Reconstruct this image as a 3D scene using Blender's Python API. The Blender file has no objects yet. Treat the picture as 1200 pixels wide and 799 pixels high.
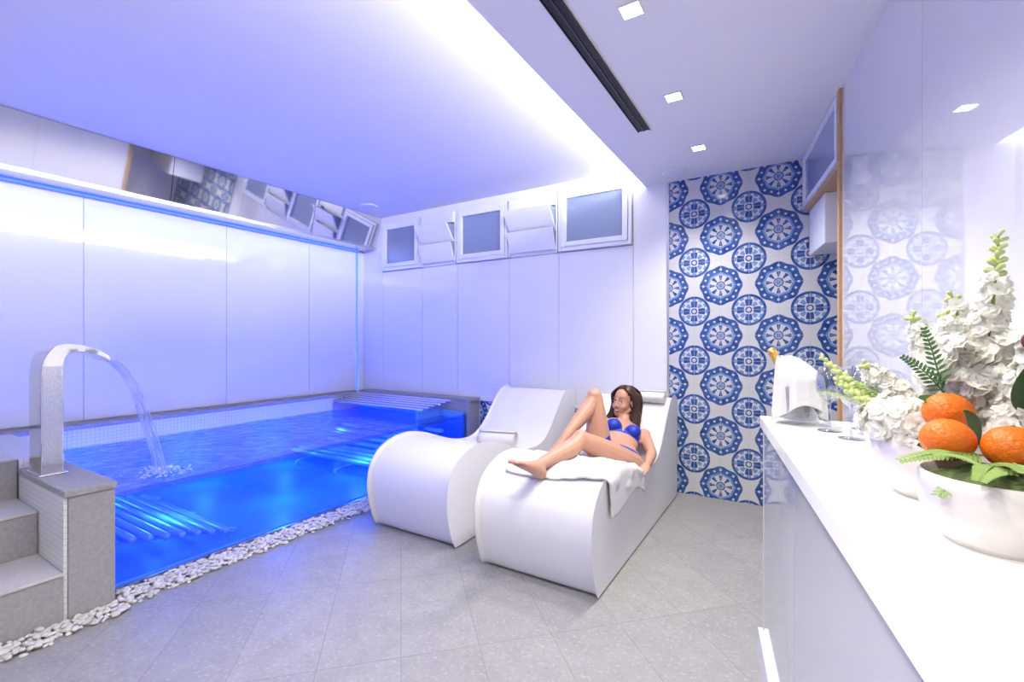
import bpy, bmesh, math, random
from math import sin, cos, pi, radians, sqrt
from mathutils import Vector, Matrix, noise
random.seed(7)
C = bpy.context
sc = C.scene
sc.view_settings.view_transform = 'Standard'
sc.view_settings.exposure = 0.6

# ------------------------------------------------------------------ helpers
def new_mat(name):
    m = bpy.data.materials.new(name); m.use_nodes = True
    nt = m.node_tree
    return m, nt, nt.nodes['Principled BSDF']

def pmat(name, col, rough=0.5, metal=0.0, coat=0.0, var=0.0, vscale=8.0, bump=0.0, bscale=40.0,
         emis=None, estr=0.0, trans=0.0, alpha=1.0, ior=1.45, sss=0.0, spec=0.5, cior=1.5, dist=0.0):
    m, nt, b = new_mat(name)
    b.inputs['Base Color'].default_value = (*col, 1)
    b.inputs['Roughness'].default_value = rough
    b.inputs['Metallic'].default_value = metal
    b.inputs['Coat Weight'].default_value = coat
    b.inputs['Coat Roughness'].default_value = 0.02
    b.inputs['Coat IOR'].default_value = cior
    b.inputs['Transmission Weight'].default_value = trans
    b.inputs['Alpha'].default_value = alpha
    b.inputs['IOR'].default_value = ior
    b.inputs['Specular IOR Level'].default_value = spec
    if sss:
        b.inputs['Subsurface Weight'].default_value = sss
        b.inputs['Subsurface Radius'].default_value = (0.02, 0.008, 0.004)
    if emis:
        b.inputs['Emission Color'].default_value = (*emis, 1)
        b.inputs['Emission Strength'].default_value = estr
    tc = nt.nodes.new('ShaderNodeTexCoord')
    if var:
        n = nt.nodes.new('ShaderNodeTexNoise'); n.inputs['Scale'].default_value = vscale
        n.inputs['Detail'].default_value = 4; n.inputs['Distortion'].default_value = dist
        nt.links.new(tc.outputs['Object'], n.inputs['Vector'])
        r = nt.nodes.new('ShaderNodeMix'); r.data_type = 'RGBA'
        r.inputs['A'].default_value = (*[c*(1-var) for c in col], 1)
        r.inputs['B'].default_value = (*[min(1, c*(1+var)) for c in col], 1)
        nt.links.new(n.outputs['Fac'], r.inputs['Factor'])
        nt.links.new(r.outputs['Result'], b.inputs['Base Color'])
    if bump:
        n = nt.nodes.new('ShaderNodeTexNoise'); n.inputs['Scale'].default_value = bscale
        n.inputs['Detail'].default_value = 3
        nt.links.new(tc.outputs['Object'], n.inputs['Vector'])
        bp = nt.nodes.new('ShaderNodeBump'); bp.inputs['Strength'].default_value = bump
        bp.inputs['Distance'].default_value = 0.01
        nt.links.new(n.outputs['Fac'], bp.inputs['Height'])
        nt.links.new(bp.outputs['Normal'], b.inputs['Normal'])
    return m

class NB:
    """tiny math-node builder"""
    def __init__(s, nt): s.nt = nt
    def m(s, op, a, b=None, c=None):
        n = s.nt.nodes.new('ShaderNodeMath'); n.operation = op
        for i, v in enumerate((a, b, c)):
            if v is None: continue
            if isinstance(v, (int, float)): n.inputs[i].default_value = v
            else: s.nt.links.new(v, n.inputs[i])
        return n.outputs[0]
    def mix(s, fac, a, b):
        n = s.nt.nodes.new('ShaderNodeMix'); n.data_type = 'RGBA'
        for k, v in (('Factor', fac), ('A', a), ('B', b)):
            if isinstance(v, (int, float)): n.inputs[k].default_value = v
            elif isinstance(v, tuple): n.inputs[k].default_value = (*v, 1)
            else: s.nt.links.new(v, n.inputs[k])
        return n.outputs['Result']
    def band(s, x, lo, hi):
        return s.m('MULTIPLY', s.m('GREATER_THAN', x, lo), s.m('LESS_THAN', x, hi))

def obj_from(name, verts, faces, mat=None, parent=None, smooth=False):
    me = bpy.data.meshes.new(name)
    me.from_pydata([tuple(v) for v in verts], [], faces)
    me.update()
    bm = bmesh.new(); bm.from_mesh(me)
    bmesh.ops.recalc_face_normals(bm, faces=bm.faces)
    bm.to_mesh(me); bm.free()
    o = bpy.data.objects.new(name, me)
    C.collection.objects.link(o)
    if mat:
        for mm in (mat if isinstance(mat, list) else [mat]): me.materials.append(mm)
    if smooth:
        for p in me.polygons: p.use_smooth = True
    if parent: o.parent = parent
    return o

def bevel(o, w=0.005, seg=2):
    b = o.modifiers.new('bevel', 'BEVEL'); b.width = w; b.segments = seg
    b.limit_method = 'ANGLE'; b.angle_limit = radians(35)
    return o

def box(name, x0, x1, y0, y1, z0, z1, mat, parent=None, bv=0.0):
    v = [(x0,y0,z0),(x1,y0,z0),(x1,y1,z0),(x0,y1,z0),(x0,y0,z1),(x1,y0,z1),(x1,y1,z1),(x0,y1,z1)]
    f = [(0,1,2,3),(4,5,6,7),(0,1,5,4),(1,2,6,5),(2,3,7,6),(3,0,4,7)]
    o = obj_from(name, v, f, mat, parent)
    if bv: bevel(o, bv)
    return o

def prism(name, pts, z0, z1, mat, parent=None, bv=0.0):
    n = len(pts)
    v = [(x, y, z0) for x, y in pts] + [(x, y, z1) for x, y in pts]
    f = [tuple(range(n)), tuple(range(n, 2*n))] + [(i, (i+1) % n, n+(i+1) % n, n+i) for i in range(n)]
    o = obj_from(name, v, f, mat, parent)
    if bv: bevel(o, bv)
    return o

def empty(name, loc=(0, 0, 0)):
    e = bpy.data.objects.new(name, None); e.location = (0, 0, 0)
    e.empty_display_size = 0.1
    C.collection.objects.link(e); return e

def catmull(pts, vals, k=6):
    P = [Vector(p) for p in pts]; out = []; ov = []
    for i in range(len(P)-1):
        p0 = P[max(i-1, 0)]; p1 = P[i]; p2 = P[i+1]; p3 = P[min(i+2, len(P)-1)]
        for j in range(k):
            t = j/k
            out.append(0.5*((2*p1)+(p2-p0)*t+(2*p0-5*p1+4*p2-p3)*t*t+(-p0+3*p1-3*p2+p3)*t**3))
            ov.append(vals[i]*(1-t)+vals[i+1]*t)
    out.append(P[-1]); ov.append(vals[-1])
    return out, ov

class Soup:
    def __init__(s): s.v = []; s.f = []
    def tube(s, pts, rad, n=10, k=5, cap=True, smooth=True):
        if smooth and len(pts) > 2: P, R = catmull(pts, rad, k)
        else: P, R = [Vector(p) for p in pts], list(rad)
        if cap:
            d0 = (P[0]-P[1]).normalized(); d1 = (P[-1]-P[-2]).normalized()
            a = []; ar = []
            for q in (1.0, 0.8, 0.45): a.append(P[0]+d0*R[0]*q); ar.append(R[0]*sqrt(max(0.0004, 1-q*q)))
            b = []; br = []
            for q in (0.45, 0.8, 1.0): b.append(P[-1]+d1*R[-1]*q); br.append(R[-1]*sqrt(max(0.0004, 1-q*q)))
            P = a+P+b; R = ar+R+br
        base = len(s.v)
        T = (P[1]-P[0]).normalized()
        N = T.orthogonal().normalized()
        for i, p in enumerate(P):
            t = (P[min(i+1, len(P)-1)]-P[max(i-1, 0)]).normalized()
            N = (N - t*N.dot(t)).normalized(); B = t.cross(N)
            for j in range(n):
                a = 2*pi*j/n
                s.v.append(p+(N*cos(a)+B*sin(a))*R[i])
        for i in range(len(P)-1):
            for j in range(n):
                s.f.append((base+i*n+j, base+i*n+(j+1) % n, base+(i+1)*n+(j+1) % n, base+(i+1)*n+j))
        s.f.append(tuple(base+j for j in range(n)))
        s.f.append(tuple(base+(len(P)-1)*n+j for j in range(n)))
    def ell(s, c, r, M=None, nu=14, nv=9):
        c = Vector(c); base = len(s.v)
        for i in range(nv+1):
            th = pi*i/nv
            th = min(max(th, 0.02), pi-0.02)
            for j in range(nu):
                a = 2*pi*j/nu
                p = Vector((r[0]*sin(th)*cos(a), r[1]*sin(th)*sin(a), r[2]*cos(th)))
                if M: p = M @ p
                s.v.append(c+p)
        for i in range(nv):
            for j in range(nu):
                s.f.append((base+i*nu+j, base+i*nu+(j+1) % nu, base+(i+1)*nu+(j+1) % nu, base+(i+1)*nu+j))
        s.f.append(tuple(base+j for j in range(nu)))
        s.f.append(tuple(base+nv*nu+j for j in range(nu)))
    def loft(s, st, n=20):
        base = len(s.v)
        for (c, S, F, a, b) in st:
            for j in range(n):
                t = 2*pi*j/n
                s.v.append(Vector(c)+S*(a*cos(t))+F*(b*sin(t)))
        for i in range(len(st)-1):
            for j in range(n):
                s.f.append((base+i*n+j, base+i*n+(j+1) % n, base+(i+1)*n+(j+1) % n, base+(i+1)*n+j))
        s.f.append(tuple(base+j for j in range(n)))
        s.f.append(tuple(base+(len(st)-1)*n+j for j in range(n)))
    def lathe(s, c, prof, n=28):
        c = Vector(c); base = len(s.v)
        for r, z in prof:
            for j in range(n):
                a = 2*pi*j/n
                s.v.append(c+Vector((r*cos(a), r*sin(a), z)))
        for i in range(len(prof)-1):
            for j in range(n):
                s.f.append((base+i*n+j, base+i*n+(j+1) % n, base+(i+1)*n+(j+1) % n, base+(i+1)*n+j))
    def make(s, name, mat, parent=None, smooth=True):
        return obj_from(name, s.v, s.f, mat, parent, smooth)

# ------------------------------------------------------------------ materials
M_white = pmat('ceiling_paint', (0.80, 0.80, 0.80), 0.6, var=0.01, vscale=3)
M_panel = pmat('white_glass_panel', (0.82, 0.82, 0.84), 0.05, coat=0.6, var=0.01, vscale=2)
M_wallR = pmat('grey_white_glass_panel', (0.72, 0.72, 0.72), 0.03, coat=1.0, var=0.01, vscale=2, cior=1.85)
M_gap = pmat('panel_joint', (0.50, 0.51, 0.58), 0.6, var=0.05)
M_steel = pmat('polished_steel', (0.76, 0.76, 0.77), 0.04, metal=1, var=0.03, vscale=3)
M_brush = pmat('brushed_steel', (0.62, 0.62, 0.64), 0.22, metal=1, var=0.12, vscale=120, bump=0.15, bscale=300)
M_stone = pmat('grey_stone', (0.36, 0.35, 0.34), 0.6, var=0.25, vscale=60, bump=0.2, bscale=90)
M_leather = pmat('white_leatherette', (0.80, 0.79, 0.79), 0.38, var=0.01, bump=0.06, bscale=250)
M_towel = pmat('white_terry', (0.86, 0.85, 0.84), 0.95, var=0.04, vscale=60, bump=0.7, bscale=350)
M_pebble = pmat('white_pebble', (0.66, 0.63, 0.59), 0.6, var=0.3, vscale=14, bump=0.1)
M_black = pmat('black_slot', (0.012, 0.012, 0.014), 0.5, var=0.1)
M_wood = pmat('oak_trim', (0.50, 0.31, 0.15), 0.45, var=0.2, vscale=25)
M_frame = pmat('white_frame', (0.80, 0.81, 0.83), 0.3, var=0.01)
M_pane = pmat('frosted_window_glass', (0.24, 0.29, 0.40), 0.18, coat=0.4, var=0.08, vscale=1.5)
M_led = pmat('led_panel', (1, 1, 1), 0.5, emis=(1, 0.97, 0.9), estr=14)
M_blueled = pmat('blue_led', (0.1, 0.2, 1), 0.5, emis=(0.06, 0.14, 1.0), estr=1.3)
M_coveled = pmat('cove_led', (1, 1, 1), 0.5, emis=(0.85, 0.85, 1.0), estr=2)
M_counter = pmat('counter_stone_added_glow', (0.9, 0.89, 0.85), 0.08, coat=0.6, var=0.02, vscale=6, emis=(1.0, 0.97, 0.90), estr=0.22)  # emission added so the slab looks brightly lit; no lamp behind it
M_cfront = pmat('counter_front_glass', (0.60, 0.61, 0.63), 0.08, coat=0.6, var=0.02, vscale=2)
M_poolin = pmat('pool_lining', (0.13, 0.40, 0.95), 0.45, var=0.12, vscale=5)
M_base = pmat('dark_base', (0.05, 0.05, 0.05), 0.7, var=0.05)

def mosaic():
    m, nt, b = new_mat('white_mosaic')
    tc = nt.nodes.new('ShaderNodeTexCoord'); sep = nt.nodes.new('ShaderNodeSeparateXYZ')
    nt.links.new(tc.outputs['Object'], sep.inputs[0]); N = NB(nt)
    fac = None
    for i in range(3):
        f = N.m('FRACT', N.m('MULTIPLY', sep.outputs[i], 40.0))
        g = N.m('LESS_THAN', f, 0.12)
        fac = g if fac is None else N.m('MAXIMUM', fac, g)
    nt.links.new(N.mix(fac, (0.80, 0.79, 0.76), (0.6, 0.6, 0.6)), b.inputs['Base Color'])
    b.inputs['Roughness'].default_value = 0.25
    return m
M_mosaic = mosaic()

def floor_mat():
    m, nt, b = new_mat('grey_stone_floor')
    tc = nt.nodes.new('ShaderNodeTexCoord'); N = NB(nt)
    mp = nt.nodes.new('ShaderNodeMapping'); mp.inputs['Rotation'].default_value = (0, 0, radians(45))
    nt.links.new(tc.outputs['Object'], mp.inputs[0])
    sep = nt.nodes.new('ShaderNodeSeparateXYZ'); nt.links.new(mp.outputs[0], sep.inputs[0])
    S = 1/0.6
    u = N.m('MULTIPLY', sep.outputs[0], S); v = N.m('MULTIPLY', sep.outputs[1], S*2)
    fu = N.m('FRACT', u); fv = N.m('FRACT', v)
    g = N.m('MAXIMUM', N.m('LESS_THAN', fu, 0.006), N.m('LESS_THAN', fv, 0.012))
    cmb = nt.nodes.new('ShaderNodeCombineXYZ')
    nt.links.new(N.m('FLOOR', u), cmb.inputs[0]); nt.links.new(N.m('FLOOR', v), cmb.inputs[1])
    wn = nt.nodes.new('ShaderNodeTexWhiteNoise'); nt.links.new(cmb.outputs[0], wn.inputs[0])
    n1 = nt.nodes.new('ShaderNodeTexNoise'); n1.inputs['Scale'].default_value = 9; n1.inputs['Detail'].default_value = 10
    n1.inputs['Roughness'].default_value = 0.75
    nt.links.new(tc.outputs['Object'], n1.inputs['Vector'])
    n2 = nt.nodes.new('ShaderNodeTexNoise'); n2.inputs['Scale'].default_value = 60; n2.inputs['Detail'].default_value = 4
    nt.links.new(tc.outputs['Object'], n2.inputs['Vector'])
    c = N.mix(n1.outputs['Fac'], (0.20, 0.195, 0.19), (0.44, 0.43, 0.415))
    c = N.mix(N.m('MULTIPLY', wn.outputs['Value'], 0.5), c, (0.27, 0.265, 0.26))
    sp = N.m('GREATER_THAN', n2.outputs['Fac'], 0.61)
    c = N.mix(N.m('MULTIPLY', sp, 0.22), c, (0.58, 0.57, 0.55))
    sp2 = N.m('LESS_THAN', n2.outputs['Fac'], 0.37)
    c = N.mix(N.m('MULTIPLY', sp2, 0.25), c, (0.17, 0.17, 0.17))
    c = N.mix(N.m('MULTIPLY', g, 0.6), c, (0.18, 0.18, 0.17))
    nt.links.new(c, b.inputs['Base Color'])
    b.inputs['Roughness'].default_value = 0.5
    bp = nt.nodes.new('ShaderNodeBump'); bp.inputs['Strength'].default_value = 0.15; bp.inputs['Distance'].default_value = 0.004
    nt.links.new(n1.outputs['Fac'], bp.inputs['Height']); nt.links.new(bp.outputs[0], b.inputs['Normal'])
    return m
M_floor = floor_mat()

def tile_mat():
    m, nt, b = new_mat('blue_majolica_tile')
    tc = nt.nodes.new('ShaderNodeTexCoord'); sep = nt.nodes.new('ShaderNodeSeparateXYZ')
    nt.links.new(tc.outputs['Object'], sep.inputs[0]); N = NB(nt)
    a = 0.38
    U = N.m('MULTIPLY', N.m('ADD', sep.outputs[0], 4.08), 1/a)
    V = N.m('MULTIPLY', N.m('ADD', sep.outputs[2], 4.27), 1/a)
    fu = N.m('SUBTRACT', N.m('FRACT', U), 0.5); fv = N.m('SUBTRACT', N.m('FRACT', V), 0.5)
    U2 = N.m('ADD', U, 0.5); V2 = N.m('ADD', V, 0.5)
    gu = N.m('SUBTRACT', N.m('FRACT', U2), 0.5); gv = N.m('SUBTRACT', N.m('FRACT', V2), 0.5)
    def polar(x, y):
        r = N.m('SQRT', N.m('ADD', N.m('MULTIPLY', x, x), N.m('MULTIPLY', y, y)))
        return r, N.m('ARCTAN2', y, x)
    r1, t1 = polar(fu, fv); r2, t2 = polar(gu, gv)
    c8 = N.m('COSINE', N.m('MULTIPLY', t1, 8.0)); c16 = N.m('COSINE', N.m('MULTIPLY', t1, 16.0))
    R = N.m('ADD', 0.385, N.m('MULTIPLY', c8, 0.014))
    rr = N.m('DIVIDE', r1, R)
    dark = N.band(rr, 0.66, 0.99)
    cut = N.m('MULTIPLY', N.band(rr, 0.76, 0.86), N.m('GREATER_THAN', c16, 0.5))
    dark = N.m('MULTIPLY', dark, N.m('SUBTRACT', 1.0, cut))
    lite = N.band(rr, 0.56, 0.66)
    spoke = N.m('MULTIPLY', N.band(rr, 0.25, 0.53), N.m('GREATER_THAN', c8, N.m('SUBTRACT', 1.2, N.m('MULTIPLY', rr, 2.1))))
    dark = N.m('MAXIMUM', dark, spoke)
    dark = N.m('MAXIMUM', dark, N.band(rr, 0.16, 0.22))
    dark = N.m('MAXIMUM', dark, N.m('LESS_THAN', rr, 0.07))
    lite = N.m('MAXIMUM', lite, N.band(rr, 0.08, 0.14))
    d4 = N.m('COSINE', N.m('MULTIPLY', t2, 4.0)); d12 = N.m('COSINE', N.m('MULTIPLY', t2, 12.0))
    dark2 = N.band(r2, 0.258, 0.305)
    lite2 = N.m('MULTIPLY', N.band(r2, 0.215, 0.258), N.m('GREATER_THAN', d12, -0.4))
    pet = N.m('MULTIPLY', N.band(r2, 0.085, 0.21), N.m('GREATER_THAN', d4, N.m('SUBTRACT', N.m('MULTIPLY', r2, 7.0), 1.15)))
    dark2 = N.m('MAXIMUM', dark2, pet)
    pet2 = N.m('MULTIPLY', N.band(r2, 0.10, 0.19), N.m('LESS_THAN', d4, -0.6))
    lite2 = N.m('MAXIMUM', lite2, pet2)
    dark2 = N.m('MAXIMUM', dark2, N.band(r2, 0.035, 0.062))
    dark = N.m('MAXIMUM', dark, dark2); lite = N.m('MAXIMUM', lite, lite2)
    n1 = nt.nodes.new('ShaderNodeTexNoise'); n1.inputs['Scale'].default_value = 22; n1.inputs['Detail'].default_value = 5
    nt.links.new(tc.outputs['Object'], n1.inputs['Vector'])
    f = N.m('MULTIPLY', N.m('SUBTRACT', n1.outputs['Fac'], 0.3), 2.2)
    n1c = nt.nodes.new('ShaderNodeClamp'); nt.links.new(f, n1c.inputs[0])
    blue = N.mix(n1c.outputs[0], (0.012, 0.045, 0.20), (0.05, 0.135, 0.40))
    c = (0.60, 0.61, 0.62)
    c = N.mix(lite, c, (0.16, 0.27, 0.52))
    c = N.mix(dark, c, blue)
    g = N.m('MAXIMUM', N.m('LESS_THAN', N.m('FRACT', N.m('MULTIPLY', U, 2.0)), 0.014), N.m('LESS_THAN', N.m('FRACT', N.m('MULTIPLY', V, 2.0)), 0.014))
    c = N.mix(N.m('MULTIPLY', g, 0.7), c, (0.48, 0.49, 0.51))
    nt.links.new(c, b.inputs['Base Color'])
    b.inputs['Roughness'].default_value = 0.12
    return m
M_tile = tile_mat()

def glassy(name, tint, rough=0.02, f0=0.04, bump=0.0, bs=12, power=5.0):
    m, nt, b = new_mat(name)
    nt.nodes.remove(b); out = nt.nodes['Material Output']; N = NB(nt)
    tr = nt.nodes.new('ShaderNodeBsdfTransparent'); tr.inputs[0].default_value = (*tint, 1)
    gl = nt.nodes.new('ShaderNodeBsdfGlossy'); gl.inputs['Roughness'].default_value = rough
    lw = nt.nodes.new('ShaderNodeLayerWeight'); lw.inputs['Blend'].default_value = 0.5
    mx = nt.nodes.new('ShaderNodeMixShader')
    tc = nt.nodes.new('ShaderNodeTexCoord')
    fac = N.m('ADD', f0, N.m('MULTIPLY', 1-f0, N.m('POWER', lw.outputs['Facing'], power)))
    nt.links.new(fac, mx.inputs[0]); nt.links.new(tr.outputs[0], mx.inputs[1]); nt.links.new(gl.outputs[0], mx.inputs[2])
    if bump:
        n = nt.nodes.new('ShaderNodeTexNoise'); n.inputs['Scale'].default_value = bs; n.inputs['Detail'].default_value = 4
        n.inputs['Distortion'].default_value = 0.8
        nt.links.new(tc.outputs['Object'], n.inputs['Vector'])
        bp = nt.nodes.new('ShaderNodeBump'); bp.inputs['Strength'].default_value = bump; bp.inputs['Distance'].default_value = 0.03
        nt.links.new(n.outputs['Fac'], bp.inputs['Height'])
        nt.links.new(bp.outputs[0], gl.inputs['Normal']); nt.links.new(bp.outputs[0], lw.inputs['Normal'])
    nt.links.new(mx.outputs[0], out.inputs[0])
    return m
M_water = glassy('pool_water', (0.36, 0.52, 1.0), 0.03, 0.07, bump=0.9, bs=9, power=4.0)
M_poolglass = glassy('pool_glass', (0.66, 0.78, 1.0), 0.0, 0.03)
M_glass = glassy('clear_glass', (0.82, 0.84, 0.87), 0.0, 0.10, power=1.8)

# ------------------------------------------------------------------ room shell
ZL, ZU = 2.47, 2.64
YB, YF = 3.82, -2.2
XL = -4.45
wx = lambda y: 0.633-0.15*y       # right wall line (skewed ~8.5 deg)
box('floor', -4.7, 1.5, YF-0.1, YB+0.1, -0.1, 0, M_floor)
box('ceiling', -4.7, -0.66, YF-0.1, YB+0.1, ZU, ZU+0.1, M_white)
box('ceiling_soffit', -1.04, 1.5, YF-0.1, YB+0.1, ZL, ZL+0.035, M_white)
box('ceiling_cove_back', -0.70, -0.66, YF, YB, ZL+0.035, ZU, M_white)
box('wall_front', -4.7, 1.5, YF-0.1, YF, 0, ZU, M_white)

wb = empty('wall_back')
box('backing', -4.7, 1.5, YB+0.012, YB+0.12, 0, ZU, M_gap, wb)
xs = [-4.45, -4.10, -3.488, -3.0, -2.361, -1.829, -1.143, -0.85]
for i in range(len(xs)-1):
    ztop = 2.0 if 1 <= i <= 5 else ZU
    box('panel_%d' % i, xs[i]+0.0018, xs[i+1]-0.0018, YB, YB+0.012, 0.0, ztop, M_panel, wb)
box('panel_header', -4.10, -1.143, YB, YB+0.012, 2.56, ZU, M_panel, wb)
box('wall_back_tiled', -0.85, 0.98, YB-0.012, YB+0.01, 0, ZL, M_tile)
box('trim_1', -0.862, -0.85, YB-0.02, YB, 0, ZL, M_brush)
ws = empty('tile_wainscot')
box('tiles', -2.70, -0.865, YB-0.012, YB-0.001, 0, 0.60, M_tile, ws)
box('cap', -2.70, -0.865, YB-0.02, YB-0.001, 0.60, 0.625, M_frame, ws)

def window(n, x0, x1):
    w = empty('window_%d' % n)
    z0, z1 = 2.01, 2.56; y0, y1 = YB-0.03, YB+0.012; fw = 0.035
    box('frame_l', x0+0.006, x0+fw, y0, y1, z0, z1, M_frame, w, 0.004)
    box('frame_r', x1-fw, x1-0.006, y0, y1, z0, z1, M_frame, w, 0.004)
    box('frame_b', x0+fw, x1-fw, y0, y1, z0, z0+fw, M_frame, w, 0.004)
    box('frame_t', x0+fw, x1-fw, y0, y1, z1-fw, z1, M_frame, w, 0.004)
    a, b_ = x0+fw+0.004, x1-fw-0.004
    s = 0.045
    yy0 = y0-0.012
    box('sash_l', a, a+s, yy0, y1-0.01, z0+fw, z1-fw, M_frame, w, 0.004)
    box('sash_r', b_-s, b_, yy0, y1-0.01, z0+fw, z1-fw, M_frame, w, 0.004)
    box('sash_b', a+s, b_-s, yy0, y1-0.01, z0+fw, z0+fw+s, M_frame, w, 0.004)
    box('sash_t', a+s, b_-s, yy0, y1-0.01, z1-fw-s, z1-fw, M_frame, w, 0.004)
    box('pane', a+s-0.002, b_-s+0.002, y0+0.012, y0+0.02, z0+fw+s-0.002, z1-fw-s+0.002, M_pane, w)
    box('gasket', a+s-0.001, b_-s+0.001, yy0+0.02, y0+0.011, z0+fw+s-0.001, z0+fw+s+0.005, M_gap, w)
window(1, -4.10, -3.488); window(2, -3.0, -2.361); window(3, -1.829, -1.143)
def vent(n, x0, x1):
    w = empty('window_%d' % n)
    z0, z1 = 2.01, 2.56
    box('reveal', x0, x1, YB+0.0, YB+0.012, z0, z1, M_frame, w)
    fw = 0.02
    for nm, a, b_ in (('frame_l', x0+0.004, x0+fw), ('frame_r', x1-fw, x1-0.004)):
        box(nm, a, b_, YB-0.03, YB, z0, z1, M_frame, w, 0.003)
    def flap(nm, zb, zt, out):
        a, b_ = x0+fw+0.004, x1-fw-0.004; t = 0.018
        v = []
        for x in (a, b_):
            v += [(x, YB-0.012, zb), (x, YB-out, zt), (x, YB-out-t, zt-0.004), (x, YB-0.012-t, zb-0.004)]
        obj = obj_from(nm, v, [(0,1,2,3),(4,5,6,7),(0,1,5,4),(1,2,6,5),(2,3,7,6),(3,0,4,7)], M_frame, w)
        bevel(obj, 0.003)
        for k, x in enumerate((a+0.001, b_-0.005)):
            v = [(x, YB-0.004, zb), (x, YB-out, zt-0.002), (x, YB-0.004, zt-0.02),
                 (x+0.004, YB-0.004, zb), (x+0.004, YB-out, zt-0.002), (x+0.004, YB-0.004, zt-0.02)]
            obj_from(nm+'_cheek_%d' % k, v, [(0,1,2),(3,4,5),(0,1,4,3),(1,2,5,4),(2,0,3,5)], M_pane, w)
    flap('flap_lower', 2.045, 2.23, 0.08)
    flap('flap_upper', 2.24, 2.42, 0.15)
    box('hood', x0+fw, x1-fw, YB-0.05, YB, 2.44, 2.55, M_frame, w, 0.004)
vent(4, -3.488, -3.0); vent(5, -2.361, -1.829)

wl = empty('wall_left')
box('backing', XL-0.12, XL-0.012, YF, YB, 0, ZU, M_gap, wl)
ys = [YF, -1.2, -0.2, 0.55, 1.25, 2.25, 3.1, 3.72]
for i in range(len(ys)-1):
    box('glass_panel_%d' % i, XL-0.012, XL, ys[i]+0.0018, ys[i+1]-0.0018, 0.62, 2.27, M_panel, wl)
box('return', XL-0.01, XL+0.02, 3.74, YB, 0.6, 2.27, M_panel, wl)
box('led_edge', XL-0.01, XL+0.004, 3.722, 3.738, 0.62, 2.26, M_blueled, wl)
bb = empty('steel_beam')
def beamseg(nm, y0, y1, mat, zt, zb, xt, xb):
    v = [(XL+0.01, y0, zb), (xb, y0, zb), (xt, y0, zt), (XL+0.01, y0, zt), (XL+0.01, y1, zb), (xb, y1, zb), (xt, y1, zt), (XL+0.01, y1, zt)]
    f = [(0,1,2,3),(4,5,6,7),(0,1,5,4),(1,2,6,5),(2,3,7,6),(3,0,4,7)]
    return obj_from(nm, v, f, mat, bb)
yy = [YF+0.01, -0.8, 0.45, 1.7, 2.95, YB-0.002]
for i in range(5):
    beamseg('mirror_%d' % i, yy[i]+0.002, yy[i+1]-0.002, M_steel, ZU-0.004, 2.30, -4.12, -4.20)
beamseg('soffit_tray', YF+0.01, YB-0.002, M_brush, 2.30, 2.272, -4.19, -4.19)
box('blue_led_strip', XL+0.03, XL+0.06, YF+0.1, 3.7, 2.258, 2.268, M_blueled, bb)

wr = empty('wall_right')
yseg = [2.83, 1.914, 1.0, 0.05, -0.9, YF]
prism('backing', [(wx(2.83)+0.012, 2.83), (wx(YF)+0.012, YF), (wx(YF)+0.3, YF), (wx(2.83)+0.3, 2.83)], 0, ZL, M_gap, wr)
for i in range(len(yseg)-1):
    a, b_ = yseg[i]-0.0015, yseg[i+1]+0.0015
    prism('glass_panel_%d' % i, [(wx(a), a), (wx(b_), b_), (wx(b_)+0.012, b_), (wx(a)+0.012, a)], 0, ZL, M_wallR, wr)
prism('trim_2', [(wx(2.87)-0.012, 2.868), (wx(2.83)-0.012, 2.832), (wx(2.83)+0.33, 2.832), (wx(2.87)+0.33, 2.868)], 0, ZL, M_wood)
box('wall_niche_side', 0.98, 1.08, 2.83, YB, 0, ZL, M_white)

cb = empty('wall_cabinet')
prism('carcass', [(wx(3.79)+0.02, 3.79), (wx(2.88)+0.02, 2.88), (0.9, 2.88), (0.9, 3.79)], 2.115, ZL-0.005, M_frame, cb)
prism('oak_bottom', [(wx(3.79), 3.79), (wx(2.88), 2.88), (0.9, 2.88), (0.9, 3.79)], 2.095, 2.115, M_wood, cb)
def cabrail(nm, ya, yb, z0, z1, o0, o1, mat):
    prism(nm, [(wx(ya)+o0, ya), (wx(yb)+o0, yb), (wx(yb)+o1, yb), (wx(ya)+o1, ya)], z0, z1, mat, cb)
cabrail('door_pane', 3.74, 2.93, 2.15, 2.43, 0.0, 0.015, M_pane)
cabrail('door_rail_b', 3.78, 2.89, 2.12, 2.15, -0.012, 0.02, M_frame)
cabrail('door_rail_t', 3.78, 2.89, 2.43, 2.46, -0.012, 0.02, M_frame)
cabrail('door_stile_a', 3.78, 3.745, 2.15, 2.43, -0.012, 0.02, M_frame)
cabrail('door_stile_b', 2.925, 2.89, 2.15, 2.43, -0.012, 0.02, M_frame)
prism('boiler_box', [(wx(3.79)+0.03, 3.79), (wx(3.35)+0.03, 3.35), (0.9, 3.35), (0.9, 3.79)], 1.79, 2.093, M_frame, None, 0.004)

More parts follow.
